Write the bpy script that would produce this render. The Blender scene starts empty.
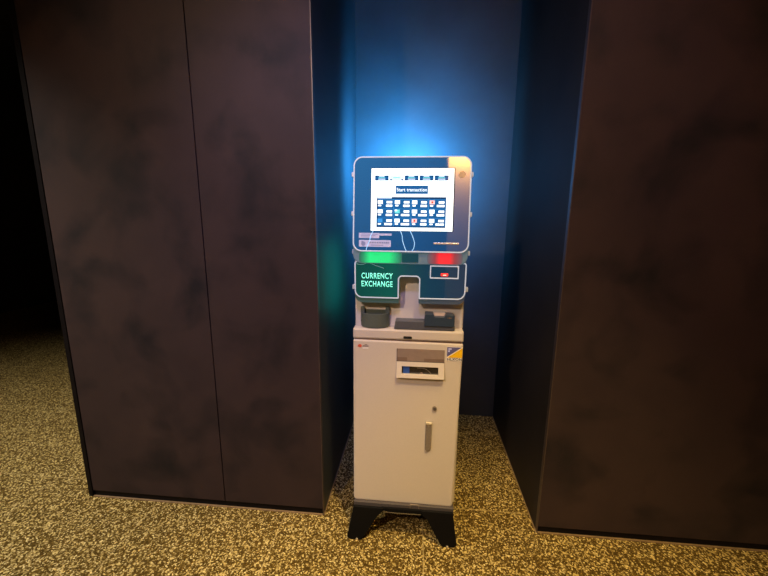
import bpy, bmesh, math, random
from mathutils import Vector, Matrix
random.seed(4)
C = bpy.context.scene.collection
sc = bpy.context.scene

# ------------------------------------------------------------------ materials
def new_mat(name):
    m = bpy.data.materials.new(name); m.use_nodes = True
    return m, m.node_tree.nodes, m.node_tree.links, m.node_tree.nodes['Principled BSDF']

def mat(name, col, rough=0.5, metal=0.0, emit=None, es=0.0, ior=1.45, noise=0.0, nscale=60.0, bump=0.0):
    m, N, L, b = new_mat(name)
    b.inputs['Base Color'].default_value = (*col, 1)
    b.inputs['Roughness'].default_value = rough
    b.inputs['Metallic'].default_value = metal
    b.inputs['IOR'].default_value = ior
    if emit:
        b.inputs['Emission Color'].default_value = (*emit, 1)
        b.inputs['Emission Strength'].default_value = es
    if noise or bump:
        tc = N.new('ShaderNodeTexCoord'); nz = N.new('ShaderNodeTexNoise')
        nz.inputs['Scale'].default_value = nscale; nz.inputs['Detail'].default_value = 5
        L.new(tc.outputs['Object'], nz.inputs['Vector'])
        if noise:
            r = N.new('ShaderNodeValToRGB')
            r.color_ramp.elements[0].position = 0.3; r.color_ramp.elements[1].position = 0.7
            r.color_ramp.elements[0].color = tuple(c * (1 - noise) for c in col) + (1,)
            r.color_ramp.elements[1].color = tuple(min(1, c * (1 + noise)) for c in col) + (1,)
            L.new(nz.outputs['Fac'], r.inputs['Fac']); L.new(r.outputs['Color'], b.inputs['Base Color'])
        if bump:
            bp = N.new('ShaderNodeBump'); bp.inputs['Strength'].default_value = bump
            bp.inputs['Distance'].default_value = 0.002
            L.new(nz.outputs['Fac'], bp.inputs['Height']); L.new(bp.outputs['Normal'], b.inputs['Normal'])
    return m

def math_node(N, op, v=None, clamp=False):
    n = N.new('ShaderNodeMath'); n.operation = op; n.use_clamp = clamp
    if v is not None: n.inputs[1].default_value = v
    return n

def wall_material(name, base, dark, light):
    """dark rust-brown laminate with soft cloudy blotches"""
    m, N, L, b = new_mat(name)
    tc = N.new('ShaderNodeTexCoord')
    n1 = N.new('ShaderNodeTexNoise'); n1.inputs['Scale'].default_value = 2.2
    n1.inputs['Detail'].default_value = 6; n1.inputs['Roughness'].default_value = 0.62
    n2 = N.new('ShaderNodeTexNoise'); n2.inputs['Scale'].default_value = 3.8
    n2.inputs['Detail'].default_value = 4; n2.inputs['Distortion'].default_value = 0.3
    L.new(tc.outputs['Object'], n1.inputs['Vector']); L.new(tc.outputs['Object'], n2.inputs['Vector'])
    r1 = N.new('ShaderNodeValToRGB')
    r1.color_ramp.elements[0].position = 0.32; r1.color_ramp.elements[0].color = (*base, 1)
    r1.color_ramp.elements[1].position = 0.72; r1.color_ramp.elements[1].color = (*light, 1)
    r2 = N.new('ShaderNodeValToRGB')
    r2.color_ramp.elements[0].position = 0.31; r2.color_ramp.elements[0].color = (0, 0, 0, 1)
    r2.color_ramp.elements[1].position = 0.52; r2.color_ramp.elements[1].color = (1, 1, 1, 1)
    mx = N.new('ShaderNodeMixRGB'); mx.inputs['Color1'].default_value = (*dark, 1)
    L.new(n1.outputs['Fac'], r1.inputs['Fac']); L.new(n2.outputs['Fac'], r2.inputs['Fac'])
    L.new(r2.outputs['Color'], mx.inputs['Fac']); L.new(r1.outputs['Color'], mx.inputs['Color2'])
    L.new(mx.outputs['Color'], b.inputs['Base Color'])
    b.inputs['Roughness'].default_value = 0.62
    b.inputs['Specular IOR Level'].default_value = 0.25
    return m

def carpet_material():
    m, N, L, b = new_mat('speckled_carpet')
    tc = N.new('ShaderNodeTexCoord')
    wob = N.new('ShaderNodeTexNoise'); wob.inputs['Scale'].default_value = 90; wob.inputs['Detail'].default_value = 2
    L.new(tc.outputs['Object'], wob.inputs['Vector'])
    add = N.new('ShaderNodeMixRGB'); add.blend_type = 'ADD'; add.inputs['Fac'].default_value = 0.003
    L.new(tc.outputs['Object'], add.inputs['Color1']); L.new(wob.outputs['Color'], add.inputs['Color2'])
    v = N.new('ShaderNodeTexVoronoi'); v.inputs['Scale'].default_value = 195
    v2 = N.new('ShaderNodeTexVoronoi'); v2.inputs['Scale'].default_value = 150
    L.new(add.outputs['Color'], v.inputs['Vector']); L.new(add.outputs['Color'], v2.inputs['Vector'])
    s = N.new('ShaderNodeSeparateColor'); L.new(v.outputs['Color'], s.inputs['Color'])
    s2 = N.new('ShaderNodeSeparateColor'); L.new(v2.outputs['Color'], s2.inputs['Color'])
    r = N.new('ShaderNodeValToRGB'); e = r.color_ramp.elements
    e[0].position = 0.0; e[0].color = (0.050, 0.030, 0.007, 1)
    e[1].position = 1.0; e[1].color = (0.80, 0.66, 0.30, 1)
    for p, c in ((0.60, (0.100, 0.062, 0.012, 1)), (0.78, (0.18, 0.12, 0.030, 1)), (0.90, (0.45, 0.35, 0.15, 1))):
        k = e.new(p); k.color = c
    L.new(s.outputs[0], r.inputs['Fac'])
    r2 = N.new('ShaderNodeValToRGB'); e = r2.color_ramp.elements
    e[0].position = 0.78; e[0].color = (0, 0, 0, 1); e[1].position = 0.97; e[1].color = (0.8, 0.8, 0.8, 1)
    L.new(s2.outputs[1], r2.inputs['Fac'])
    mx = N.new('ShaderNodeMixRGB'); mx.inputs['Color2'].default_value = (0.64, 0.49, 0.18, 1)
    L.new(r2.outputs['Color'], mx.inputs['Fac']); L.new(r.outputs['Color'], mx.inputs['Color1'])
    # seams between carpet tiles, 0.655 m pitch
    sep = N.new('ShaderNodeSeparateXYZ'); L.new(tc.outputs['Object'], sep.inputs['Vector'])
    seams = []
    for ax, off in (('X', 0.06), ('Y', 0.105)):
        a = math_node(N, 'SUBTRACT', off); L.new(sep.outputs[ax], a.inputs[0])
        d = math_node(N, 'DIVIDE', 0.655); L.new(a.outputs[0], d.inputs[0])
        f = math_node(N, 'FRACT'); L.new(d.outputs[0], f.inputs[0])
        h = math_node(N, 'SUBTRACT', 0.5); L.new(f.outputs[0], h.inputs[0])
        ab = math_node(N, 'ABSOLUTE'); L.new(h.outputs[0], ab.inputs[0])
        g = math_node(N, 'GREATER_THAN', 0.4965); L.new(ab.outputs[0], g.inputs[0])
        seams.append(g)
    mxm = math_node(N, 'MAXIMUM'); L.new(seams[0].outputs[0], mxm.inputs[0]); L.new(seams[1].outputs[0], mxm.inputs[1])
    sf = math_node(N, 'MULTIPLY', 0.6); L.new(mxm.outputs[0], sf.inputs[0])
    mx2 = N.new('ShaderNodeMixRGB'); mx2.inputs['Color2'].default_value = (0.46, 0.36, 0.16, 1)
    L.new(sf.outputs[0], mx2.inputs['Fac']); L.new(mx.outputs['Color'], mx2.inputs['Color1'])
    L.new(mx2.outputs['Color'], b.inputs['Base Color'])
    b.inputs['Roughness'].default_value = 0.95
    b.inputs['Specular IOR Level'].default_value = 0.1
    bp = N.new('ShaderNodeBump'); bp.inputs['Strength'].default_value = 0.5; bp.inputs['Distance'].default_value = 0.004
    L.new(v.outputs['Distance'], bp.inputs['Height']); L.new(bp.outputs['Normal'], b.inputs['Normal'])
    return m

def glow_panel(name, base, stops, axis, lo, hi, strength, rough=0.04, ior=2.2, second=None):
    """glow put into the material: emission varies along a local axis between lo and hi metres"""
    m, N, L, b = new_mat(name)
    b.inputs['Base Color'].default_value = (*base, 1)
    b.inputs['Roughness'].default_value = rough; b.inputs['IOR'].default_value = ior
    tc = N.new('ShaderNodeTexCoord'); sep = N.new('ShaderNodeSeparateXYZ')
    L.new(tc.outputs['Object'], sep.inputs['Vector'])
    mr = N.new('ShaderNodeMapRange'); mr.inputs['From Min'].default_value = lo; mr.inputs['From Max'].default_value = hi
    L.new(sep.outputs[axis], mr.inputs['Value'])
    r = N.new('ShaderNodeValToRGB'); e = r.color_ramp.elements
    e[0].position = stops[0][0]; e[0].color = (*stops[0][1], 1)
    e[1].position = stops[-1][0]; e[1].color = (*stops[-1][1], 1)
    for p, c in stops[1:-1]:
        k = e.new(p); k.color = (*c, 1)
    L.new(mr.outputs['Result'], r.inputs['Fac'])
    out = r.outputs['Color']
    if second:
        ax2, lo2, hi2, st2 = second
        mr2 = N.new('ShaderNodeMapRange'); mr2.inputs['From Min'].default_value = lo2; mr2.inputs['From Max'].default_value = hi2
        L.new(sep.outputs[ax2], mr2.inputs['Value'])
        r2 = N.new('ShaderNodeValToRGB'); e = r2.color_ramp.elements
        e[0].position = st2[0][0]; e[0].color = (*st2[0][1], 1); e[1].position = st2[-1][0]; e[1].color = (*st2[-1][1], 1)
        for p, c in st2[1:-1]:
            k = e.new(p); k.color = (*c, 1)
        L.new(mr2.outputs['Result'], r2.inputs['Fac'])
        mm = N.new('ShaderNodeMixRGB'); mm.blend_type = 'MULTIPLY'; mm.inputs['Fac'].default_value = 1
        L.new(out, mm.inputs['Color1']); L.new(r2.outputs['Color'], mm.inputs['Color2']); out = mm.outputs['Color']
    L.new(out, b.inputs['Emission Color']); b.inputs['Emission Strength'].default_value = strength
    return m

M = {}
M['carpet'] = carpet_material()
M['wall'] = wall_material('rust_brown_laminate', (0.026, 0.0165, 0.0185), (0.010, 0.008, 0.011), (0.040, 0.0245, 0.0245))
M['niche'] = mat('dark_alcove_laminate', (0.030, 0.036, 0.042), 0.55, noise=0.18, nscale=3)
M['niche_shaded'] = mat('shaded_alcove_laminate', (0.024, 0.020, 0.019), 0.6, ior=1.25, noise=0.2, nscale=3)  # alcove laminate again, shade of the right side put into the colour
M['black_trim'] = mat('black_trim', (0.005, 0.004, 0.005), 0.5, ior=1.2, noise=0.2, nscale=20)
M['edge_trim'] = mat('bronze_edge', (0.075, 0.055, 0.050), 0.4, metal=0.3, noise=0.15, nscale=30)
M['reveal'] = mat('brown_reveal', (0.20, 0.13, 0.07), 0.6, noise=0.2, nscale=40)
M['dark'] = mat('dark_paint', (0.010, 0.010, 0.011), 0.8, noise=0.2, nscale=4)
M['pale'] = mat('pale_plaster', (0.72, 0.66, 0.58), 0.8, noise=0.06, nscale=3)
M['body'] = mat('warm_white_paint', (0.56, 0.505, 0.465), 0.42, noise=0.02, nscale=180)
M['body2'] = mat('warm_white_plastic', (0.60, 0.565, 0.56), 0.45, noise=0.02, nscale=180)
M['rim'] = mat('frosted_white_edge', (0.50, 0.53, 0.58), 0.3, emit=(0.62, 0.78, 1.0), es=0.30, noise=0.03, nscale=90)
M['plinth'] = mat('charcoal_steel', (0.075, 0.065, 0.070), 0.5, noise=0.1, nscale=120)
M['leg'] = mat('black_powder_coat', (0.006, 0.006, 0.007), 0.6, ior=1.15, noise=0.2, nscale=200, bump=0.1)
M['steel'] = mat('brushed_steel', (0.24, 0.205, 0.18), 0.45, metal=0.3, noise=0.15, nscale=150)
M['rod'] = mat('dull_rod', (0.09, 0.07, 0.04), 0.6, metal=0.3, noise=0.1, nscale=150)
M['clamp'] = mat('clamp_grey', (0.55, 0.58, 0.62), 0.3, noise=0.05, nscale=150)
M['brightsteel'] = mat('bright_steel', (0.85, 0.78, 0.66), 0.25, metal=0.6, noise=0.05, nscale=150)
M['grey_plastic'] = mat('dark_grey_plastic', (0.085, 0.105, 0.095), 0.45, noise=0.08, nscale=200)
M['tray'] = mat('blue_grey_plastic', (0.075, 0.082, 0.105), 0.45, noise=0.08, nscale=200)
M['navy_plastic'] = mat('dark_navy_plastic', (0.026, 0.045, 0.078), 0.35, noise=0.1, nscale=200)
M['slip'] = mat('cream_paper', (0.75, 0.58, 0.46), 0.8, noise=0.05, nscale=90)
M['shadow_gap'] = mat('black_gap', (0.006, 0.006, 0.006), 0.9, noise=0.1, nscale=30)
M['recess'] = mat('recess_grey', (0.24, 0.18, 0.155), 0.6, noise=0.06, nscale=50)
M['recess_low'] = mat('recess_grey_dark', (0.17, 0.115, 0.095), 0.6, noise=0.06, nscale=50)
M['glass_dark'] = mat('dark_window', (0.010, 0.012, 0.016), 0.08, ior=1.8, noise=0.2, nscale=30)
M['blue_card'] = mat('blue_card', (0.02, 0.07, 0.30), 0.4, emit=(0.02, 0.09, 0.36), es=0.05, noise=0.05, nscale=60)
M['st_blue'] = mat('sticker_blue', (0.10, 0.10, 0.26), 0.4, noise=0.05, nscale=90)
M['st_yellow'] = mat('sticker_yellow', (0.80, 0.48, 0.01), 0.4, noise=0.05, nscale=90)
M['st_white'] = mat('sticker_white', (0.75, 0.72, 0.72), 0.5, noise=0.03, nscale=90)
M['st_black'] = mat('sticker_black', (0.03, 0.025, 0.03), 0.5, noise=0.05, nscale=90)
M['st_red'] = mat('logo_red', (0.62, 0.10, 0.05), 0.5, noise=0.05, nscale=90)
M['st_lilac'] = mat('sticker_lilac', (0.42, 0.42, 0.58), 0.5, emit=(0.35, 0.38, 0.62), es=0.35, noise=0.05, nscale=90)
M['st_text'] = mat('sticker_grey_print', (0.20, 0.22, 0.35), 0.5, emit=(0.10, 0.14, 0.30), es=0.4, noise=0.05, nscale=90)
M['bezel'] = glow_panel('blue_glow_bezel', (0.004, 0.012, 0.030),  # blue haze around the screen painted in as emission
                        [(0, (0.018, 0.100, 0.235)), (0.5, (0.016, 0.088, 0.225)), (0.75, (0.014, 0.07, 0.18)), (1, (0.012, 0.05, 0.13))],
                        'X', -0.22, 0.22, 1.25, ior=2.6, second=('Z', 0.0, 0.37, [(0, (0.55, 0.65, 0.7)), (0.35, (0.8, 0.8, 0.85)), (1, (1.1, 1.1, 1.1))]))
M['panel'] = glow_panel('glow_lower_panel', (0.006, 0.014, 0.022),  # green-to-navy glow painted into the panel's emission
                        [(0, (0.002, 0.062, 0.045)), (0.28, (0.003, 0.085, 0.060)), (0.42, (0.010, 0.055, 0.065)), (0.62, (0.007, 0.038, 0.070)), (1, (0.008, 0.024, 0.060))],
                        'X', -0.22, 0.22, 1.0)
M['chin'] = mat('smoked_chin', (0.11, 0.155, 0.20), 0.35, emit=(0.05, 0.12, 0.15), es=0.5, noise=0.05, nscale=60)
M['chin_low'] = glow_panel('smoked_lower_chin', (0.065, 0.085, 0.095),  # glow gradient painted into the chin's emission
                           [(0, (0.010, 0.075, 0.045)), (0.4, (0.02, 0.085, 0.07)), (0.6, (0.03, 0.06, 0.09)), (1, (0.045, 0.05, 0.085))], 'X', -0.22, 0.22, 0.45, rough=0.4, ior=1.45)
G0 = (0.004, 0.06, 0.05)
M['green'] = glow_panel('green_light', (0.03, 0.06, 0.05),
                        [(0, G0), (0.12, (0.0, 0.30, 0.11)), (0.26, (0.0, 0.85, 0.22)), (0.7, (0.0, 0.80, 0.20)), (0.88, (0.0, 0.34, 0.14)), (1, G0)],
                        'X', -0.085, 0.085, 1.0, rough=0.3, ior=1.45)
R0 = (0.10, 0.03, 0.06)
M['red'] = glow_panel('red_light', (0.05, 0.05, 0.06),
                      [(0.03, (0.07, 0.09, 0.11)), (0.24, (0.30, 0.02, 0.035)), (0.36, (1.0, 0.004, 0.015)), (0.62, (1.0, 0.004, 0.015)), (0.76, (0.30, 0.02, 0.035)), (0.97, (0.07, 0.085, 0.11))],
                      'X', -0.07, 0.07, 1.0, rough=0.3, ior=1.45)
M['sign'] = mat('glowing_letters', (0.3, 0.9, 0.8), 0.4, emit=(0.14, 0.86, 0.60), es=1.05, noise=0.02, nscale=90)
M['led'] = mat('red_led', (0.8, 0.02, 0.01), 0.4, emit=(1.0, 0.03, 0.02), es=1.6, noise=0.02, nscale=90)
M['ledcore'] = mat('led_core', (0.9, 0.5, 0.4), 0.4, emit=(1.0, 0.55, 0.4), es=1.4, noise=0.02, nscale=90)
M['scr_white'] = mat('screen_white', (0.5, 0.5, 0.5), 0.05, emit=(0.86, 1.0, 1.0), es=1.5, ior=2.0, noise=0.02, nscale=90)
M['scr_blue'] = mat('screen_blue', (0.01, 0.03, 0.08), 0.05, emit=(0.006, 0.110, 0.32), es=1.0, ior=2.2, noise=0.04, nscale=40)
M['scr_navy'] = mat('screen_navy', (0.01, 0.02, 0.05), 0.05, emit=(0.004, 0.045, 0.14), es=1.0, ior=2.2, noise=0.04, nscale=40)
M['scr_sky'] = mat('screen_sky', (0.05, 0.1, 0.2), 0.05, emit=(0.02, 0.30, 0.72), es=1.0, ior=2.0, noise=0.04, nscale=40)
M['scr_pale'] = mat('screen_pale', (0.3, 0.4, 0.5), 0.05, emit=(0.62, 0.78, 1.0), es=1.0, ior=2.0, noise=0.04, nscale=40)
M['scr_pink'] = mat('screen_pink', (0.5, 0.3, 0.3), 0.05, emit=(1.0, 0.62, 0.60), es=1.0, ior=2.0, noise=0.04, nscale=40)
M['scr_teal'] = mat('screen_teal', (0.1, 0.4, 0.4), 0.05, emit=(0.10, 0.60, 0.62), es=1.0, ior=2.0, noise=0.04, nscale=40)
M['pale_line'] = mat('pale_blue_line', (0.4, 0.6, 0.8), 0.4, emit=(0.30, 0.66, 1.0), es=0.75, noise=0.03, nscale=90)
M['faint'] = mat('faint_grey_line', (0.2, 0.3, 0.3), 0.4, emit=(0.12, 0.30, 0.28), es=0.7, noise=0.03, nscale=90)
M['lens'] = mat('warm_lens', (0.50, 0.38, 0.24), 0.35, ior=1.8, noise=0.05, nscale=90)  # light warm base colour painted in for a reflection
M['fixture'] = mat('lamp_white', (0.8, 0.8, 0.8), 0.5, noise=0.03, nscale=60)

# ------------------------------------------------------------------ mesh helpers
def link(name, bm, m, parent=None, smooth=False, loc=None, rot=None, mats=None, autosmooth=True):
    bmesh.ops.recalc_face_normals(bm, faces=bm.faces[:])
    me = bpy.data.meshes.new(name); bm.to_mesh(me); bm.free()
    o = bpy.data.objects.new(name, me); C.objects.link(o)
    for k in (mats or [m]): me.materials.append(k)
    if parent: o.parent = parent
    if loc is not None: o.location = loc
    if rot is not None: o.rotation_euler = rot
    if smooth:
        for p in me.polygons: p.use_smooth = True
    return o

def box(bm, x0, x1, y0, y1, z0, z1, bevel=0.0, mi=0, seg=2):
    vs = [bm.verts.new((x, y, z)) for x in (x0, x1) for y in (y0, y1) for z in (z0, z1)]
    idx = [(0, 1, 3, 2), (4, 6, 7, 5), (0, 4, 5, 1), (2, 3, 7, 6), (0, 2, 6, 4), (1, 5, 7, 3)]
    fs = [bm.faces.new([vs[i] for i in f]) for f in idx]
    for f in fs: f.material_index = mi
    if bevel:
        es = list({e for f in fs for e in f.edges})
        r = bmesh.ops.bevel(bm, geom=es, offset=bevel, segments=seg, affect='EDGES', profile=0.5)
        for f in r['faces']: f.material_index = mi
    return fs

def inset_poly(pts, d):
    """mitre-offset a CCW polygon inwards by d"""
    n = len(pts); out = []
    for i in range(n):
        p0, p1, p2 = Vector(pts[i - 1]), Vector(pts[i]), Vector(pts[(i + 1) % n])
        a = (p1 - p0).normalized(); b = (p2 - p1).normalized()
        na = Vector((-a.y, a.x)); nb = Vector((-b.y, b.x))
        k = d / (1 + na.dot(nb))
        out.append(tuple(p1 + (na + nb) * k))
    return out

def round_poly(pts, radii, seg=8, d=0.0):
    """rounded outline of a CCW polygon, optionally inset by d (vertex count never changes)"""
    n = len(pts)
    conv = []
    for i in range(n):
        a = Vector(pts[i]) - Vector(pts[i - 1]); b = Vector(pts[(i + 1) % n]) - Vector(pts[i])
        conv.append(a.x * b.y - a.y * b.x > 0)
    q = inset_poly(pts, d) if d else pts
    out = []
    for i in range(n):
        r = max(radii[i] - d if conv[i] else radii[i] + d, 0.0004)
        p = Vector(q[i]); a = (Vector(q[i - 1]) - p).normalized(); b = (Vector(q[(i + 1) % n]) - p).normalized()
        ang = a.angle(b); t = r / math.tan(ang / 2)
        s, e = p + a * t, p + b * t
        c = p + (a + b).normalized() * (r / math.sin(ang / 2))
        vs, ve = s - c, e - c
        tot = math.atan2(vs.x * ve.y - vs.y * ve.x, vs.dot(ve))
        for k in range(seg + 1):
            w = tot * k / seg
            out.append((c.x + vs.x * math.cos(w) - vs.y * math.sin(w), c.y + vs.x * math.sin(w) + vs.y * math.cos(w)))
    return out

def slab(bm, rings, cap_front=True, cap_back=True, mi=0):
    """rings: list of (outline in x,z ; y). Skins from first (front) to last (back)"""
    prev = None; first = None
    for outl, y in rings:
        vs = [bm.verts.new((x, y, z)) for x, z in outl]
        if prev:
            n = len(vs)
            for i in range(n):
                f = bm.faces.new((prev[i], prev[(i + 1) % n], vs[(i + 1) % n], vs[i])); f.material_index = mi
        else: first = vs
        prev = vs
    if cap_front: bm.faces.new(first).material_index = mi
    if cap_back: bm.faces.new(prev[::-1]).material_index = mi

def rounded_slab(pts, radii, y0, y1, edge=0.002, seg=8, mi=0, bm=None):
    bm = bm or bmesh.new()
    slab(bm, [(round_poly(pts, radii, seg, edge), y0), (round_poly(pts, radii, seg, edge * 0.3), y0 + edge * 0.3),
              (round_poly(pts, radii, seg), y0 + edge), (round_poly(pts, radii, seg), y1)], mi=mi)
    return bm

def ring(pts, radii, w, y0, y1, seg=8):
    """flat frame of width w following an outline"""
    bm = bmesh.new()
    o = round_poly(pts, radii, seg); i = round_poly(pts, radii, seg, w)
    e = w * 0.2
    o2 = round_poly(pts, radii, seg, e); i2 = round_poly(pts, radii, seg, w - e)
    loops = [[bm.verts.new((x, y, z)) for x, z in L_] for L_, y in ((o, y1), (o, y0 + e), (o2, y0), (i2, y0), (i, y0 + e), (i, y1))]
    n = len(o)
    for k in range(6):
        a, b = loops[k], loops[(k + 1) % 6]
        for j in range(n): bm.faces.new((a[j], a[(j + 1) % n], b[(j + 1) % n], b[j]))
    return bm

def rect(x0, x1, z0, z1): return [(x0, z0), (x1, z0), (x1, z1), (x0, z1)]

def cyl(bm, c, r, y0, y1, n=24, r2=None, mi=0):
    """disc/cylinder with its axis along y"""
    r2 = r if r2 is None else r2
    o0 = [(c[0] + r * math.cos(2 * math.pi * k / n), c[1] + r * math.sin(2 * math.pi * k / n)) for k in range(n)]
    o1 = [(c[0] + r2 * math.cos(2 * math.pi * k / n), c[1] + r2 * math.sin(2 * math.pi * k / n)) for k in range(n)]
    slab(bm, [(o0, y0), (o1, y1)], mi=mi)

def tube(bm, pts, r, n=6):
    prev = None
    P = [Vector(p) for p in pts]
    for i, p in enumerate(P):
        t = (P[min(i + 1, len(P) - 1)] - P[max(i - 1, 0)]).normalized()
        a = t.cross(Vector((0, 1, 0))).normalized(); b = t.cross(a).normalized()
        vs = [bm.verts.new(p + a * (r * math.cos(2 * math.pi * k / n)) + b * (r * math.sin(2 * math.pi * k / n))) for k in range(n)]
        if prev:
            for k in range(n): bm.faces.new((prev[k], prev[(k + 1) % n], vs[(k + 1) % n], vs[k]))
        else: bm.faces.new(vs)
        prev = vs
    bm.faces.new(prev[::-1])

def smooth_path(ctrl, steps=8):
    out = []
    P = [Vector(c) for c in ctrl]
    for i in range(len(P) - 1):
        p0, p1, p2, p3 = P[max(i - 1, 0)], P[i], P[i + 1], P[min(i + 2, len(P) - 1)]
        for s in range(steps):
            t = s / steps
            out.append(0.5 * ((2 * p1) + (p2 - p0) * t + (2 * p0 - 5 * p1 + 4 * p2 - p3) * t * t + (3 * p1 - p0 - 3 * p2 + p3) * t ** 3))
    out.append(P[-1]); return out

def text_mesh(name, s, x0, x1, zc, h, y, m, parent, weight=0.0, depth=0.0006):
    """lettering as flat raised mesh facing -y, fitted to x0..x1 and cap height h"""
    cu = bpy.data.curves.new(name, 'FONT'); cu.body = s; cu.size = 1.0
    cu.align_x = 'CENTER'; cu.align_y = 'CENTER'; cu.extrude = 0.0; cu.space_character = 1.12; cu.offset = weight
    t = bpy.data.objects.new(name + '_tmp', cu); C.objects.link(t)
    dg = bpy.context.evaluated_depsgraph_get()
    me = bpy.data.meshes.new_from_object(t.evaluated_get(dg)); me.name = name
    bpy.data.objects.remove(t); bpy.data.curves.remove(cu)
    xs = [v.co.x for v in me.vertices]; ys = [v.co.y for v in me.vertices]
    sx = (x1 - x0) / (max(xs) - min(xs)); sy = h / (max(ys) - min(ys))
    cx = (max(xs) + min(xs)) / 2; cy = (max(ys) + min(ys)) / 2
    for v in me.vertices:
        v.co = Vector(((v.co.x - cx) * sx + (x0 + x1) / 2, y, (v.co.y - cy) * sy + zc))
    bm = bmesh.new(); bm.from_mesh(me)
    bpy.data.meshes.remove(me)
    r = bmesh.ops.extrude_face_region(bm, geom=bm.faces[:])
    for v in [g for g in r['geom'] if isinstance(g, bmesh.types.BMVert)]: v.co.y += depth
    return link(name, bm, m, parent)

def struct(name, bm, m, **k):
    o = link(name, bm, m, **k); o['kind'] = 'structure'; return o

def empty(name, loc, parent=None, rot=(0, 0, 0)):
    o = bpy.data.objects.new(name, None); C.objects.link(o)
    o.location = loc; o.rotation_euler = rot; o.empty_display_size = 0.1
    if parent: o.parent = parent
    return o

# ------------------------------------------------------------------ the setting
XA, XS, XB, XC, DEP, TOP = -1.624, -0.902, -0.412, 0.575, 0.991, 3.1

bm = bmesh.new(); box(bm, -6.0, 3.6, -4.0, 4.0, -0.05, 0.0); struct('floor', bm, M['carpet'])
bm = bmesh.new(); box(bm, -6.0, 3.6, -4.0, 4.0, TOP, TOP + 0.05); struct('ceiling', bm, M['dark'])

# left pier: two laminate sheets with a shadow gap over a dark core
bm = bmesh.new()
BH = 0.034
box(bm, XA + 0.024, XS - 0.0022, 0.0, 0.02, BH, TOP, 0.001)
box(bm, XS + 0.0022, XB - 0.004, 0.0, 0.02, BH, TOP, 0.001)
struct('wall_left', bm, M['wall'])
bm = bmesh.new(); box(bm, XA + 0.006, XB - 0.012, 0.02, DEP, 0.0, TOP); struct('wall_left_core', bm, M['black_trim'])
bm = bmesh.new(); box(bm, XB - 0.012, XB, 0.02, DEP, 0.0, TOP); struct('wall_alcove_left', bm, M['niche'])
bm = bmesh.new()
box(bm, XA, XA + 0.022, -0.003, 0.03, 0.0, TOP, 0.001); struct('trim_1', bm, M['black_trim'])
bm = bmesh.new(); box(bm, XA, XA + 0.004, 0.03, DEP, 0.0, TOP); struct('wall_left_return', bm, M['wall'])
bm = bmesh.new(); box(bm, XB - 0.0035, XB, -0.002, 0.02, 0.0, TOP); struct('trim_2', bm, M['edge_trim'])
bm = bmesh.new(); box(bm, XA + 0.022, XB - 0.004, 0.006, 0.02, 0.0, BH); struct('baseboard_left', bm, M['black_trim'])
bm = bmesh.new(); box(bm, XA + 0.022, XB - 0.004, -0.003, 0.0055, 0.0, 0.0035); struct('trim_3', bm, M['reveal'])
# right pier
bm = bmesh.new(); box(bm, XC + 0.004, 3.55, 0.0, 0.02, BH, TOP, 0.001); struct('wall_right', bm, M['wall'])
bm = bmesh.new(); box(bm, XC + 0.012, 3.55, 0.02, DEP, 0.0, TOP); struct('wall_right_core', bm, M['black_trim'])
bm = bmesh.new(); box(bm, XC, XC + 0.012, 0.02, DEP, 0.0, TOP); struct('wall_alcove_right', bm, M['niche_shaded'])
bm = bmesh.new(); box(bm, XC, XC + 0.0035, -0.002, 0.02, 0.0, TOP); struct('trim_4', bm, M['edge_trim'])
bm = bmesh.new(); box(bm, XC + 0.004, 3.55, 0.006, 0.02, 0.0, BH); struct('baseboard_right', bm, M['black_trim'])
bm = bmesh.new(); box(bm, XC + 0.004, 3.55, -0.003, 0.0055, 0.0, 0.0035); struct('trim_5', bm, M['reveal'])
# thin pale beads where the alcove walls meet the carpet
bm = bmesh.new(); box(bm, XB, XB + 0.004, 0.0, DEP, 0.0, 0.003); struct('trim_6', bm, M['reveal'])
bm = bmesh.new(); box(bm, XC - 0.004, XC, 0.0, DEP, 0.0, 0.003); struct('trim_7', bm, M['reveal'])
# alcove back and the rest of the room
bm = bmesh.new(); box(bm, XA, 3.55, DEP, DEP + 0.06, 0.0, TOP); struct('wall_back', bm, M['niche'])
bm = bmesh.new(); box(bm, -6.0, 3.6, 3.94, 4.0, 0.0, TOP); struct('wall_far', bm, M['dark'])
bm = bmesh.new(); box(bm, -6.0, -5.94, -4.0, 3.94, 0.0, TOP); struct('wall_far_left', bm, M['dark'])
bm = bmesh.new(); box(bm, 3.55, 3.6, -4.0, 3.94, 0.0, TOP); struct('wall_far_right', bm, M['dark'])
# unseen partition added opposite the alcove to be mirrored in the glossy panels
bm = bmesh.new(); box(bm, 0.36, 2.6, -3.3, -3.2, 0.0, TOP); struct('wall_opposite', bm, M['pale'])
bm = bmesh.new(); box(bm, -6.0, 3.6, -4.05, -4.0, 0.0, TOP); struct('wall_front', bm, M['dark'])

# ------------------------------------------------------------------ the kiosk
K = empty('currency_exchange_kiosk', (0, 0, 0))
K['label'] = 'tall warm-white currency exchange kiosk with glowing touch screen standing in dark alcove'
K['category'] = 'kiosk'
XL, XR = -0.2485, 0.1915
CF = -0.085                                   # front of the cabinet

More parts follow.
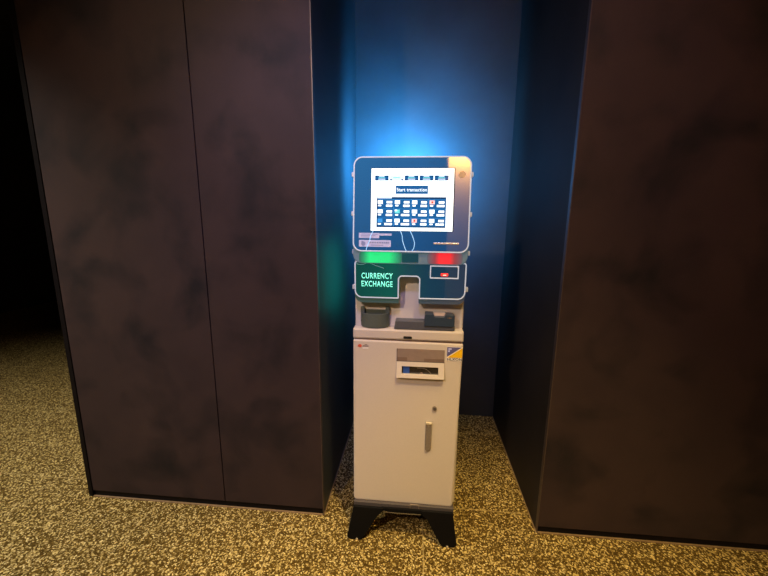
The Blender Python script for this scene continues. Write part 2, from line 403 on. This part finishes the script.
# legs: splayed black plates
def leg(side, y0, y1):
    if side < 0: P = [(-0.2640, 0.0), (-0.2120, 0.0), (-0.1960, 0.024), (-0.1430, 0.125), (-0.1200, 0.153), (-0.1200, 0.169), (-0.2470, 0.169), (-0.2765, 0.010)]
    else: P = [(0.1440, 0.0), (0.1930, 0.0), (0.2035, 0.018), (0.1815, 0.171), (0.0480, 0.171), (0.0480, 0.153), (0.0730, 0.130), (0.1300, 0.016)]
    R_ = [0.010] * 8
    if side < 0: R_ = [0.012, 0.010, 0.008, 0.018, 0.003, 0.002, 0.002, 0.012]
    else: R_ = [0.010, 0.010, 0.010, 0.002, 0.002, 0.003, 0.018, 0.008]
    bm = rounded_slab(P, R_, y0, y1, 0.003, 5)
    # folded flange that runs back under the cabinet
    xa, xb = (-0.245, -0.215) if side < 0 else (0.150, 0.180)
    if y0 < 0: box(bm, xa, xb, y1, y1 + 0.07, 0.0, 0.160)
    return link('leg', bm, M['leg'], K)
for s in (-1, 1):
    lg = leg(s, -0.118, -0.108)
    bm = bmesh.new(); xa = -0.246 if s < 0 else 0.150
    cyl(bm, (xa + 0.014, 0.005), 0.005, -0.121, -0.117, 12)
    link('foot_bolt', bm, M['brightsteel'], lg)
    leg(s, 0.30, 0.31)
bm = bmesh.new(); box(bm, -0.125, 0.052, -0.114, -0.104, 0.153, 0.168); link('crossbar', bm, M['leg'], K)
# plinth
bm = bmesh.new(); box(bm, XL + 0.001, XR - 0.006, CF - 0.012, 0.36, 0.152, 0.176, 0.002)
pl = link('plinth', bm, M['plinth'], K)
bm = ring(rect(-0.002, 0.038, 0.153, 0.183), [0.003] * 4, 0.0025, CF - 0.0145, CF - 0.011, 3)
link('cable_clip', bm, M['steel'], pl)
bm = bmesh.new(); tube(bm, [(-0.112, -0.117, 0.152), (-0.06, -0.117, 0.1505), (0.0, -0.117, 0.151), (0.045, -0.117, 0.152)], 0.0016)
cyl(bm, (-0.112, 0.153), 0.004, -0.119, -0.113, 10)
link('tie_rod', bm, M['rod'], pl)
# cabinet
bm = bmesh.new(); box(bm, XL, XR, CF + 0.022, 0.38, 0.176, 0.915, 0.006, seg=3)
cab = link('cabinet', bm, M['body'], K)
# door
bm = rounded_slab([(-0.2502, 0.1750), (0.1812, 0.1735), (0.1918, 0.9135), (-0.2478, 0.9165)], [0.014, 0.014, 0.006, 0.006], CF, CF + 0.021, 0.006, 6)
door = link('door', bm, M['body'], K)
D = CF                                         # everything on the door sits on this plane
bm = bmesh.new()
box(bm, -0.0700, 0.1205, D - 0.0012, D + 0.002, 0.8345, 0.8865)
link('hatch_flap', bm, M['recess'], door)
bm = bmesh.new(); box(bm, 0.040, 0.1195, D - 0.0020, D + 0.001, 0.8345, 0.849)
link('flap_lip', bm, M['recess_low'], door)
bm = bmesh.new(); box(bm, -0.0675, -0.028, D - 0.0020, D + 0.001, 0.8345, 0.851); link('flap_lip', bm, M['recess_low'], door)
bm = bmesh.new(); box(bm, -0.0705, -0.0680, D - 0.003, D + 0.001, 0.8345, 0.8865)
box(bm, -0.0705, 0.1210, D - 0.003, D + 0.001, 0.8330, 0.8350)
link('hatch_gap', bm, M['plinth'], door)
# dispensing frame: sloping surround with a dark window
bm = bmesh.new()
F0 = rect(-0.0705, 0.1215, 0.7680, 0.8335); F1 = rect(-0.0490, 0.0975, 0.7820, 0.8150)
o = [bm.verts.new((x, D + 0.001, z)) for x, z in F0]; o1 = [bm.verts.new((x, D - 0.004 if z > 0.8 else D - 0.020, z)) for x, z in rect(-0.0695, 0.1200, 0.7700, 0.8320)]
i0 = [bm.verts.new((x, D - 0.008 if z > 0.8 else D - 0.0164, z)) for x, z in F1]; i1 = [bm.verts.new((x, D + 0.001, z)) for x, z in F1]
for a, b in ((o, o1), (o1, i0), (i0, i1)):
    for k in range(4): bm.faces.new((a[k], a[(k + 1) % 4], b[(k + 1) % 4], b[k]))
link('dispensing_frame', bm, M['body'], door)
bm = bmesh.new(); box(bm, -0.0510, 0.0995, D - 0.0015, D + 0.001, 0.7770, 0.8180)
win = link('dispensing_window', bm, M['glass_dark'], door)
bm = bmesh.new(); box(bm, -0.0435, -0.0180, D - 0.0022, D - 0.0012, 0.7775, 0.8140)
link('blue_card', bm, M['blue_card'], door)
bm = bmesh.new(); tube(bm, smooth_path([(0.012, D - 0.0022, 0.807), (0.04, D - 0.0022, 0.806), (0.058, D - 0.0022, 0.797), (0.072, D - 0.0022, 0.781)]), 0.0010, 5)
link('window_bent_line', bm, M['steel'], door)  # thin bent line across the dispensing window
bm = bmesh.new(); cyl(bm, (0.031, 0.782), 0.007, D - 0.003, D - 0.001, 14); link('coin_chute_knob', bm, M['recess'], door)
# lock
bm = bmesh.new(); cyl(bm, (0.0887, 0.6346), 0.0092, D - 0.006, D + 0.001, 24); link('lock', bm, M['steel'], door)
bm = bmesh.new(); cyl(bm, (0.0887, 0.6346), 0.0055, D - 0.0072, D - 0.005, 20); box(bm, 0.0870, 0.0900, D - 0.0082, D - 0.006, 0.630, 0.639); link('keyhole', bm, M['plinth'], door)
# flush swing handle
hx0, hx1 = 0.0545, 0.0800
bm = rounded_slab([(hx0, 0.447), (0.0640, 0.4355), (hx1 - 0.001, 0.452), (hx1, 0.572), (hx0 + 0.001, 0.572)], [0.003, 0.006, 0.003, 0.002, 0.002], D - 0.008, D + 0.001, 0.002, 4)
link('handle', bm, M['steel'], door)
bm = bmesh.new(); box(bm, hx0 + 0.001, hx1, D - 0.013, D - 0.004, 0.5645, 0.5735, 0.0015); link('handle_catch', bm, M['brightsteel'], door)
bm = bmesh.new(); cyl(bm, (0.067, 0.557), 0.0028, D - 0.0095, D - 0.007, 12); link('handle_rivet', bm, M['brightsteel'], door)
# corner sticker: white field, blue and yellow triangles, dark lettering
bm = bmesh.new(); box(bm, 0.1290, 0.1895, D - 0.0012, D + 0.001, 0.8430, 0.9015); st = link('corner_sticker', bm, M['st_white'], door)
def tri(name, pts, m, y):
    bm = bmesh.new(); slab(bm, [(pts, y), (pts, y + 0.0008)]); return link(name, bm, m, door)
tri('blue_triangle', [(0.1295, 0.8600), (0.1860, 0.9010), (0.1295, 0.9010)], M['st_blue'], D - 0.0018)
tri('yellow_triangle', [(0.1325, 0.8575), (0.1890, 0.8575), (0.1890, 0.8985)], M['st_yellow'], D - 0.0019)
text_mesh('sticker_lettering', 'HLXON', 0.1310, 0.1880, 0.8505, 0.0105, D - 0.0020, M['st_black'], door, 0.02)
bm = bmesh.new(); box(bm, 0.1340, 0.1465, D - 0.0024, D - 0.0015, 0.8905, 0.8960); box(bm, 0.1340, 0.1400, D - 0.0024, D - 0.0015, 0.8810, 0.8880)
link('sticker_print', bm, M['st_lilac'], door)
# small red logo with two lines of print
bm = bmesh.new(); pts = [(-0.2305, 0.8895), (-0.2230, 0.8855), (-0.2150, 0.8850), (-0.2125, 0.8920), (-0.2170, 0.8985), (-0.2250, 0.8975)]
slab(bm, [(pts, D - 0.0012), (pts, D + 0.001)]); link('red_logo', bm, M['st_red'], door)
bm = bmesh.new(); box(bm, -0.2085, -0.1850, D - 0.001, D + 0.001, 0.8895, 0.8930); box(bm, -0.2010, -0.1900, D - 0.001, D + 0.001, 0.8965, 0.8985)
link('logo_print', bm, M['recess_low'], door)
bm = bmesh.new(); box(bm, -0.2090, -0.1860, D - 0.001, D + 0.001, 0.8790, 0.8850); link('logo_white_patch', bm, M['st_white'], door)

# ledge
bm = rounded_slab(rect(XL, 0.1920, 0.9215, 0.9640), [0.004, 0.004, 0.006, 0.006], CF, 0.38, 0.007, 5)
ledge = link('ledge', bm, M['body'], K)
bm = rounded_slab(rect(-0.0450, -0.0110, 0.9285, 0.9385), [0.003] * 4, CF - 0.0025, CF + 0.002, 0.001, 4); link('sensor_window', bm, M['shadow_gap'], ledge)
bm = bmesh.new(); box(bm, XL + 0.006, XR - 0.006, CF + 0.006, 0.37, 0.912, 0.923); link('shadow_gap', bm, M['recess_low'], K)
# recessed upright above the ledge
bm = bmesh.new(); box(bm, -0.2465, 0.1925, -0.040, 0.36, 0.960, 1.300, 0.008, seg=3); up = link('upright', bm, M['body2'], K)

# coin cup: half round dish open at the top, with two raised horns at the back
bm = bmesh.new()
cx, n, yb = -0.1625, 20, -0.041
def arc(r, ry, z, zrise=0.0):
    out = []
    for k in range(n + 1):
        a = math.pi * k / n
        t = max(0.0, 1 - math.sin(a) / 0.30)
        out.append((cx - r * math.cos(a), yb - ry * math.sin(a), z + zrise * t ** 0.5))
    return out
lo = [bm.verts.new(p) for p in arc(0.0560, 0.040, 0.9655)]
lo2 = [bm.verts.new(p) for p in arc(0.0590, 0.0435, 0.9690)]
hi = [bm.verts.new(p) for p in arc(0.0590, 0.0435, 1.0230)]
hi2 = [bm.verts.new(p) for p in arc(0.0530, 0.037, 1.0230)]
dn = [bm.verts.new(p) for p in arc(0.0500, 0.034, 0.990)]
for a, b in ((lo, lo2), (lo2, hi), (hi, hi2), (hi2, dn)):
    for k in range(n): bm.faces.new((a[k], a[k + 1], b[k + 1], b[k]))
bm.faces.new(lo); bm.faces.new(dn[::-1])
for sx in (-1, 1):
    xo, xi = cx + sx * 0.0585, cx + sx * 0.0425
    box(bm, min(xo, xi), max(xo, xi), -0.057, -0.0405, 0.985, 1.0465, 0.002)
box(bm, cx - 0.058, cx + 0.058, -0.044, -0.0405, 0.966, 1.034)
cup = link('coin_cup', bm, M['grey_plastic'], K)
# note tray with card reader on it
bm = rounded_slab([(-0.083, 0.9655), (0.1560, 0.9655), (0.1560, 0.9850), (0.030, 1.0010), (-0.078, 1.0010)], [0.003, 0.003, 0.002, 0.004, 0.006], -0.082, -0.0405, 0.003, 4)
tray = link('note_tray', bm, M['tray'], K)
bm = rounded_slab([(0.0355, 0.9830), (0.1530, 0.9830), (0.1530, 1.0300), (0.1180, 1.0310), (0.1130, 1.0215), (0.0760, 1.0215), (0.0710, 1.0320), (0.0380, 1.0320)],
                  [0.003, 0.003, 0.004, 0.002, 0.002, 0.002, 0.002, 0.004], -0.0875, -0.0405, 0.002, 4)
rd = link('receipt_reader', bm, M['navy_plastic'], K)
bm = bmesh.new(); box(bm, 0.0720, 0.1180, -0.0640, -0.0610, 1.0190, 1.0330); link('paper_slip', bm, M['slip'], rd)
bm = bmesh.new(); box(bm, 0.1240, 0.1420, -0.0885, -0.0868, 1.0190, 1.0205); box(bm, 0.1330, 0.1350, -0.0890, -0.0868, 1.0165, 1.0230); link('reader_mark', bm, M['reveal'], rd)

# lower tinted panel, cut out around the coin cup
PX0, PX1, PZ0, PZ1 = -0.2395, 0.1885, 1.0915, 1.2365
NX0, NX1, NZ = -0.0660, 0.0110, 1.1790
PP = [(PX0, PZ0), (NX0, PZ0), (NX0, NZ), (NX1, NZ), (NX1, PZ0 + 0.001), (PX1, PZ0 + 0.002), (PX1, PZ1), (PX0, PZ1)]
PR = [0.030, 0.004, 0.012, 0.012, 0.004, 0.030, 0.010, 0.010]
PY = -0.090
pp = empty('lower_panel', (0, 0, 0), K)
bm = rounded_slab([(x, z - 0.021 if z < 1.15 else z) for x, z in PP], PR, PY + 0.008, -0.036, 0.002, 6)
link('panel_housing', bm, M['chin_low'], pp)
bm = rounded_slab(PP, PR, PY, PY + 0.0078, 0.001, 6); pn = link('tinted_panel', bm, M['panel'], pp)
bm = ring(PP, PR, 0.0048, PY - 0.0012, PY + 0.004, 6); link('panel_rim', bm, M['rim'], pp)
text_mesh('sign_lettering', 'CURRENCY', -0.2120, -0.0905, 1.1800, 0.0225, PY - 0.0012, M['sign'], pp, 0.014)
text_mesh('sign_lettering', 'EXCHANGE', -0.2120, -0.0905, 1.1485, 0.0225, PY - 0.0012, M['sign'], pp, 0.014)
bm = bmesh.new(); tube(bm, smooth_path([(-0.232, PY - 0.001, 1.226), (-0.212, PY - 0.001, 1.2225), (-0.185, PY - 0.001, 1.2290), (-0.150, PY - 0.001, 1.2180), (-0.125, PY - 0.001, 1.2100)]), 0.0007, 5)
link('hairline', bm, M['faint'], pp)
bm = ring([(0.0510, 1.1745), (0.1600, 1.1745), (0.1600, 1.2250), (0.0510, 1.2250)], [0.002] * 4, 0.0045, PY - 0.0035, PY + 0.001, 3)
link('scanner_frame', bm, M['rim'], pp)
bm = bmesh.new(); box(bm, 0.0555, 0.1555, PY - 0.0008, PY + 0.001, 1.1790, 1.2205); link('scanner_window', bm, M['panel'], pp)
bm = bmesh.new(); box(bm, 0.0930, 0.1200, PY - 0.0022, PY - 0.0006, 1.1850, 1.1955, 0.0006); link('status_light', bm, M['led'], pp)
bm = bmesh.new(); box(bm, 0.1010, 0.1130, PY - 0.0030, PY - 0.0018, 1.1870, 1.1905); link('status_light_core', bm, M['ledcore'], pp)

# ---- screen head, leaning back six degrees
TH = math.radians(6)
H = empty('screen_head', (0, -0.10, 1.26), K, (-TH, 0, 0))
HX0, HX1, HZ0, HZ1 = -0.2450, 0.1915, 0.0140, 0.3665
HP = [(HX0, HZ0), (HX1, HZ0), (HX1, HZ1), (HX0, HZ1)]
HR = [0.034] * 4
HC = [(HX0 + 0.0005, HZ0 - 0.045), (HX1 - 0.001, HZ0 - 0.045), (HX1 - 0.001, HZ1 - 0.002), (HX0 + 0.0005, HZ1 - 0.002)]
bm = bmesh.new()
slab(bm, [(round_poly(HC, HR, 8, 0.002), 0.008), (round_poly(HC, HR, 8), 0.010), (round_poly(HC, HR, 8), 0.050),
          (round_poly(HC, HR, 8, 0.03), 0.20), (round_poly(HC, HR, 8, 0.05), 0.215)])
link('head_housing', bm, M['chin'], H)
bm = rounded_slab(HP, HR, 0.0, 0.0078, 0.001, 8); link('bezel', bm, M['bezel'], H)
bm = ring(HP, HR, 0.0050, -0.0015, 0.0074, 8); link('bezel_rim', bm, M['rim'], H)
# status lights shining through the chin
CZ = HZ0 - 0.0225
def lamp(name, cx, hw, m, z0, z1):
    bm = rounded_slab(rect(-hw, hw, z0, z1), [0.012] * 4, -0.0010, 0.0010, 0.0005, 6)
    return link(name, bm, m, H, loc=(cx, 0.0075, CZ))
lamp('green_status_bar', -0.1385, 0.082, M['green'], -0.0195, 0.0215)
lamp('red_status_bar', 0.1050, 0.066, M['red'], -0.0195, 0.0215)
bm = bmesh.new(); box(bm, -0.0560, 0.0060, 0.0060, 0.0090, CZ - 0.0165, CZ + 0.018, 0.001); link('chin_window', bm, M['panel'], H)

# touch screen and what it shows
SX0, SX1, SZ0, SZ1 = -0.1765, 0.1285, 0.0935, 0.3225
bm = bmesh.new(); box(bm, SX0 - 0.0015, SX1 + 0.0035, -0.0008, 0.004, SZ0 - 0.001, SZ1 + 0.002); link('screen_gasket', bm, M['shadow_gap'], H)
bm = bmesh.new(); box(bm, SX0, SX1, -0.0016, 0.004, SZ0, SZ1); scr = link('touch_screen', bm, M['scr_white'], H)
W_, H_ = SX1 - SX0, SZ1 - SZ0
def sx(u): return SX0 + u * W_
def sz(v): return SZ1 - v * H_
def patch(bm, u0, u1, v0, v1, lay, mi=0): box(bm, sx(u0), sx(u1), -0.0016 - 0.0003 * lay, -0.0016, sz(v1), sz(v0), mi=mi)
for k in range(5):
    u = 0.045 + k * 0.181; bm = bmesh.new()
    patch(bm, u, u + 0.166, 0.112, 0.192, 1, 1 if k == 1 else 0)
    patch(bm, u + 0.048, u + 0.115, 0.118, 0.134, 2, 1); patch(bm, u + 0.042, u + 0.122, 0.142, 0.154, 2, 2)
    patch(bm, u + 0.040, u + 0.126, 0.164, 0.178, 2, 1)
    for a in (0.0, 0.138): patch(bm, u + a + 0.002, u + a + 0.028, 0.172, 0.192, 2, 3); patch(bm, u + a + 0.002, u + a + 0.028, 0.114, 0.132, 2, 1 if k == 1 else 3)
    link('menu_tab', bm, None, scr, mats=[M['scr_blue'], M['scr_pale'], M['scr_teal'], M['scr_navy']])
bm = bmesh.new(); patch(bm, 0.300, 0.692, 0.272, 0.405, 1); link('start_button', bm, M['scr_blue'], scr)
text_mesh('button_lettering', 'Start transaction', sx(0.314), sx(0.678), sz(0.338), 0.0128, -0.0024, M['scr_white'], scr, 0.006, 0.0003)
# exchange rate table: 3 rows of four flag / figures pairs
bm = bmesh.new(); U0, U1, V0, V1 = 0.070, 0.915, 0.455, 0.945
patch(bm, U0, U1, V0, V1, 1, 0)
patch(bm, U0, U0 + 0.018, V0, V1, 2, 1); patch(bm, U0, U1, V0, V0 + 0.03, 2, 1); patch(bm, U0, U1, V1 - 0.018, V1, 2, 1)
patch(bm, U0 + 0.006, U0 + 0.185, V0 - 0.004, V0 + 0.024, 3, 3)
cw, rh = (U1 - U0) / 4, (V1 - V0 - 0.045) / 3
random.seed(2)
for r in range(3):
    for c in range(4):
        u = U0 + 0.012 + c * cw * 1.0; v = V0 + 0.045 + r * rh
        fm = 2
        if (r, c) in ((0, 3), (2, 2)): fm = 4
        if (r, c) == (1, 1): fm = 5
        if (r, c) == (2, 0): fm = 6
        patch(bm, u, u + 0.062, v + 0.008, v + 0.068, 2, fm)
        if fm == 4: patch(bm, u + 0.022, u + 0.044, v + 0.022, v + 0.054, 3, 7)
        if fm == 5: patch(bm, u, u + 0.030, v + 0.010, v + 0.034, 3, 2)
        patch(bm, u + 0.006, u + 0.044, v + 0.082, v + 0.104, 2, 2)
        w = random.choice((0.075, 0.09, 0.10))
        patch(bm, u + 0.178 - 0.068, u + 0.178, v + 0.020, v + 0.056, 2, 2)
        patch(bm, u + 0.178 - w, u + 0.180, v + 0.078, v + 0.112, 2, 2)
        patch(bm, u + 0.178 - w * 0.55, u + 0.178 - w * 0.42, v + 0.066, v + 0.082, 2, 1)
    patch(bm, U0 + 0.02, U1, V0 + 0.040 + r * rh, V0 + 0.044 + r * rh, 2, 6)
for c in (1, 2, 3): patch(bm, U0 + c * cw - 0.002, U0 + c * cw + 0.002, V0 + 0.03, V1 - 0.018, 2, 6)
link('rate_table', bm, None, scr, mats=[M['scr_blue'], M['scr_navy'], M['scr_white'], M['scr_pale'], M['scr_pink'], M['scr_teal'], M['scr_sky'], M['led']])
# camera eye, card slot, stickers and thin pale curved lines on the bezel
bm = bmesh.new(); cyl(bm, (0.1575, 0.3000), 0.0125, -0.0016, 0.001, 28); link('camera_eye', bm, M['lens'], H)
bm = rounded_slab(rect(0.0600, 0.1545, 0.0450, 0.0515), [0.002] * 4, -0.004, 0.001, 0.0015, 3); link('card_slot', bm, M['brightsteel'], H)
bm = bmesh.new(); box(bm, -0.2215, -0.1435, -0.0010, 0.001, 0.0650, 0.0845); box(bm, -0.1435, -0.0965, -0.0010, 0.001, 0.0755, 0.0830)
n1 = link('notice_sticker', bm, M['st_lilac'], H)
bm = bmesh.new()
for z, x1 in ((0.0800, -0.150), (0.0745, -0.158), (0.0690, -0.166)): box(bm, -0.214, x1, -0.0013, -0.0008, z - 0.001, z + 0.001)
link('fine_print', bm, M['st_text'], n1)
bm = rounded_slab(rect(-0.2210, -0.0990, 0.0325, 0.0580), [0.003] * 4, -0.0012, 0.001, 0.0003, 3); n2 = link('label_sticker', bm, M['st_lilac'], H)
bm = bmesh.new(); cyl(bm, (-0.2040, 0.0440), 0.0085, -0.0018, -0.001, 16); cyl(bm, (-0.2075, 0.0500), 0.004, -0.0018, -0.001, 12); link('round_mark', bm, M['st_text'], n2)
bm = bmesh.new()
xx = -0.186
while xx < -0.108:
    w = random.uniform(0.003, 0.009); box(bm, xx, min(xx + w, -0.106), -0.0017, -0.001, 0.0455, 0.0515); xx += w + 0.0016
box(bm, -0.176, -0.128, -0.0017, -0.001, 0.0375, 0.0405)
link('label_print', bm, M['st_text'], n2)
for ctrl in ([(-0.0645, 0.0935), (-0.0575, 0.0760), (-0.0550, 0.0570), (-0.0470, 0.0330), (-0.0405, 0.0195)],
             [(-0.0280, 0.0935), (-0.0180, 0.0740), (-0.0105, 0.0500), (-0.0120, 0.0320), (-0.0185, 0.0195)],
             [(-0.1670, 0.0930), (-0.1760, 0.0740), (-0.1800, 0.0560), (-0.1880, 0.0360), (-0.1930, 0.0200)]):
    bm = bmesh.new(); tube(bm, [(p.x, -0.0018, p.y) for p in smooth_path([Vector((a, b)) for a, b in ctrl])], 0.0013, 6)
    link('curved_line', bm, M['pale_line'], H)
# clamps along both sides of the head and the lower panel
def clamp(x, z, parent, y):
    s = 1 if x > 0 else -1
    bm = bmesh.new(); box(bm, min(x, x + s * 0.0085), max(x, x + s * 0.0085), y, y + 0.020, z - 0.0085, z + 0.0085, 0.0015)
    o = link('side_clamp', bm, M['clamp'], parent)
    return o
for z in (0.302, 0.157):
    clamp(HX1 - 0.001, z, H, 0.003); clamp(HX0 + 0.001, z, H, 0.003)
for z in (1.2715, 1.1325):
    clamp(0.1905, z, K, -0.082); clamp(-0.2410, z, K, -0.082)

# ------------------------------------------------------------------ lights
def spot(name, loc, target, power, col, size, blend, radius):
    l = bpy.data.lights.new(name, 'SPOT'); l.energy = power; l.color = col
    l.spot_size = math.radians(size); l.spot_blend = blend; l.shadow_soft_size = radius
    o = bpy.data.objects.new(name, l); C.objects.link(o); o.location = loc
    o.rotation_euler = (Vector(target) - Vector(loc)).to_track_quat('-Z', 'Y').to_euler()
    return o
def point(name, loc, power, col, radius):
    l = bpy.data.lights.new(name, 'POINT'); l.energy = power; l.color = col; l.shadow_soft_size = radius
    o = bpy.data.objects.new(name, l); C.objects.link(o); o.location = loc; return o

def area(name, loc, target, power, col, size):
    l = bpy.data.lights.new(name, 'AREA'); l.energy = power; l.color = col; l.size = size
    o = bpy.data.objects.new(name, l); C.objects.link(o); o.location = loc
    o.rotation_euler = (Vector(target) - Vector(loc)).to_track_quat('-Z', 'Y').to_euler(); return o

spot('downlight_key', (-1.2, -2.5, 2.8), (-0.25, 0.0, 0.85), 190, (1.0, 0.75, 0.56), 76, 1.0, 0.08)
spot('downlight_right', (0.45, -1.25, 3.0), (0.45, -1.10, 0.0), 300, (1.0, 0.70, 0.27), 66, 0.6, 0.06)
spot('downlight_centre', (0.25, -0.75, 3.0), (0.10, -0.40, 0.9), 85, (1.0, 0.68, 0.24), 60, 1.0, 0.06)
spot('downlight_left', (-2.6, -1.1, 3.0), (-2.4, -0.7, 0), 470, (1.0, 0.89, 0.74), 100, 1.0, 0.06)
spot('violet_bloom_fill', (-0.15, -1.4, 2.95), (-0.46, 0.0, 1.50), 115, (0.52, 0.44, 1.0), 46, 1.0, 0.10)  # unseen lamp added to imitate violet bloom on the left pier
spot('violet_bloom_fill', (0.35, -1.4, 2.95), (0.70, 0.0, 1.75), 38, (0.85, 0.52, 0.62), 46, 1.0, 0.10)  # second added lamp, pinkish bloom on the right pier
spot('reflection_fill', (0.55, -3.05, 3.05), (0.55, -3.2, 2.7), 190, (1.0, 0.48, 0.09), 150, 0.8, 0.03)  # unseen spot added to give the bezel its orange reflection
spot('blue_backlight', (-0.06, 0.50, 1.70), (-0.13, 1.0, 1.72), 215, (0.05, 0.40, 1.0), 172, 1.0, 0.10)
area('green_sidelight', (-0.27, 0.44, 1.10), (-0.55, 0.50, 1.10), 0.65, (0.0, 0.9, 0.72), 0.36)

w = bpy.data.worlds.new('World'); sc.world = w; w.use_nodes = True
w.node_tree.nodes['Background'].inputs[0].default_value = (0.8, 0.7, 0.9, 1)
w.node_tree.nodes['Background'].inputs[1].default_value = 0.02

# ------------------------------------------------------------------ camera
pitch, yaw, roll = 0.190477, -0.089578, 0.0093618
cy, sy, cp, sp = math.cos(yaw), math.sin(yaw), math.cos(pitch), math.sin(pitch)
f = Vector((sy * cp, cy * cp, -sp)); r = Vector((cy, -sy, 0)); u = r.cross(f)
c, s = math.cos(roll), math.sin(roll)
rr = r * c + u * s; uu = u * c - r * s
cam = bpy.data.cameras.new('camera'); co = bpy.data.objects.new('camera', cam); C.objects.link(co)
cam.sensor_width = 36; cam.lens = 363.004 * 36 / 768; cam.clip_start = 0.02
co.matrix_world = Matrix(((rr.x, uu.x, -f.x, 0), (rr.y, uu.y, -f.y, -1.470414), (rr.z, uu.z, -f.z, 1.40), (0, 0, 0, 1)))
sc.camera = co
sc.view_settings.view_transform = 'Standard'
sc.view_settings.look = 'None'
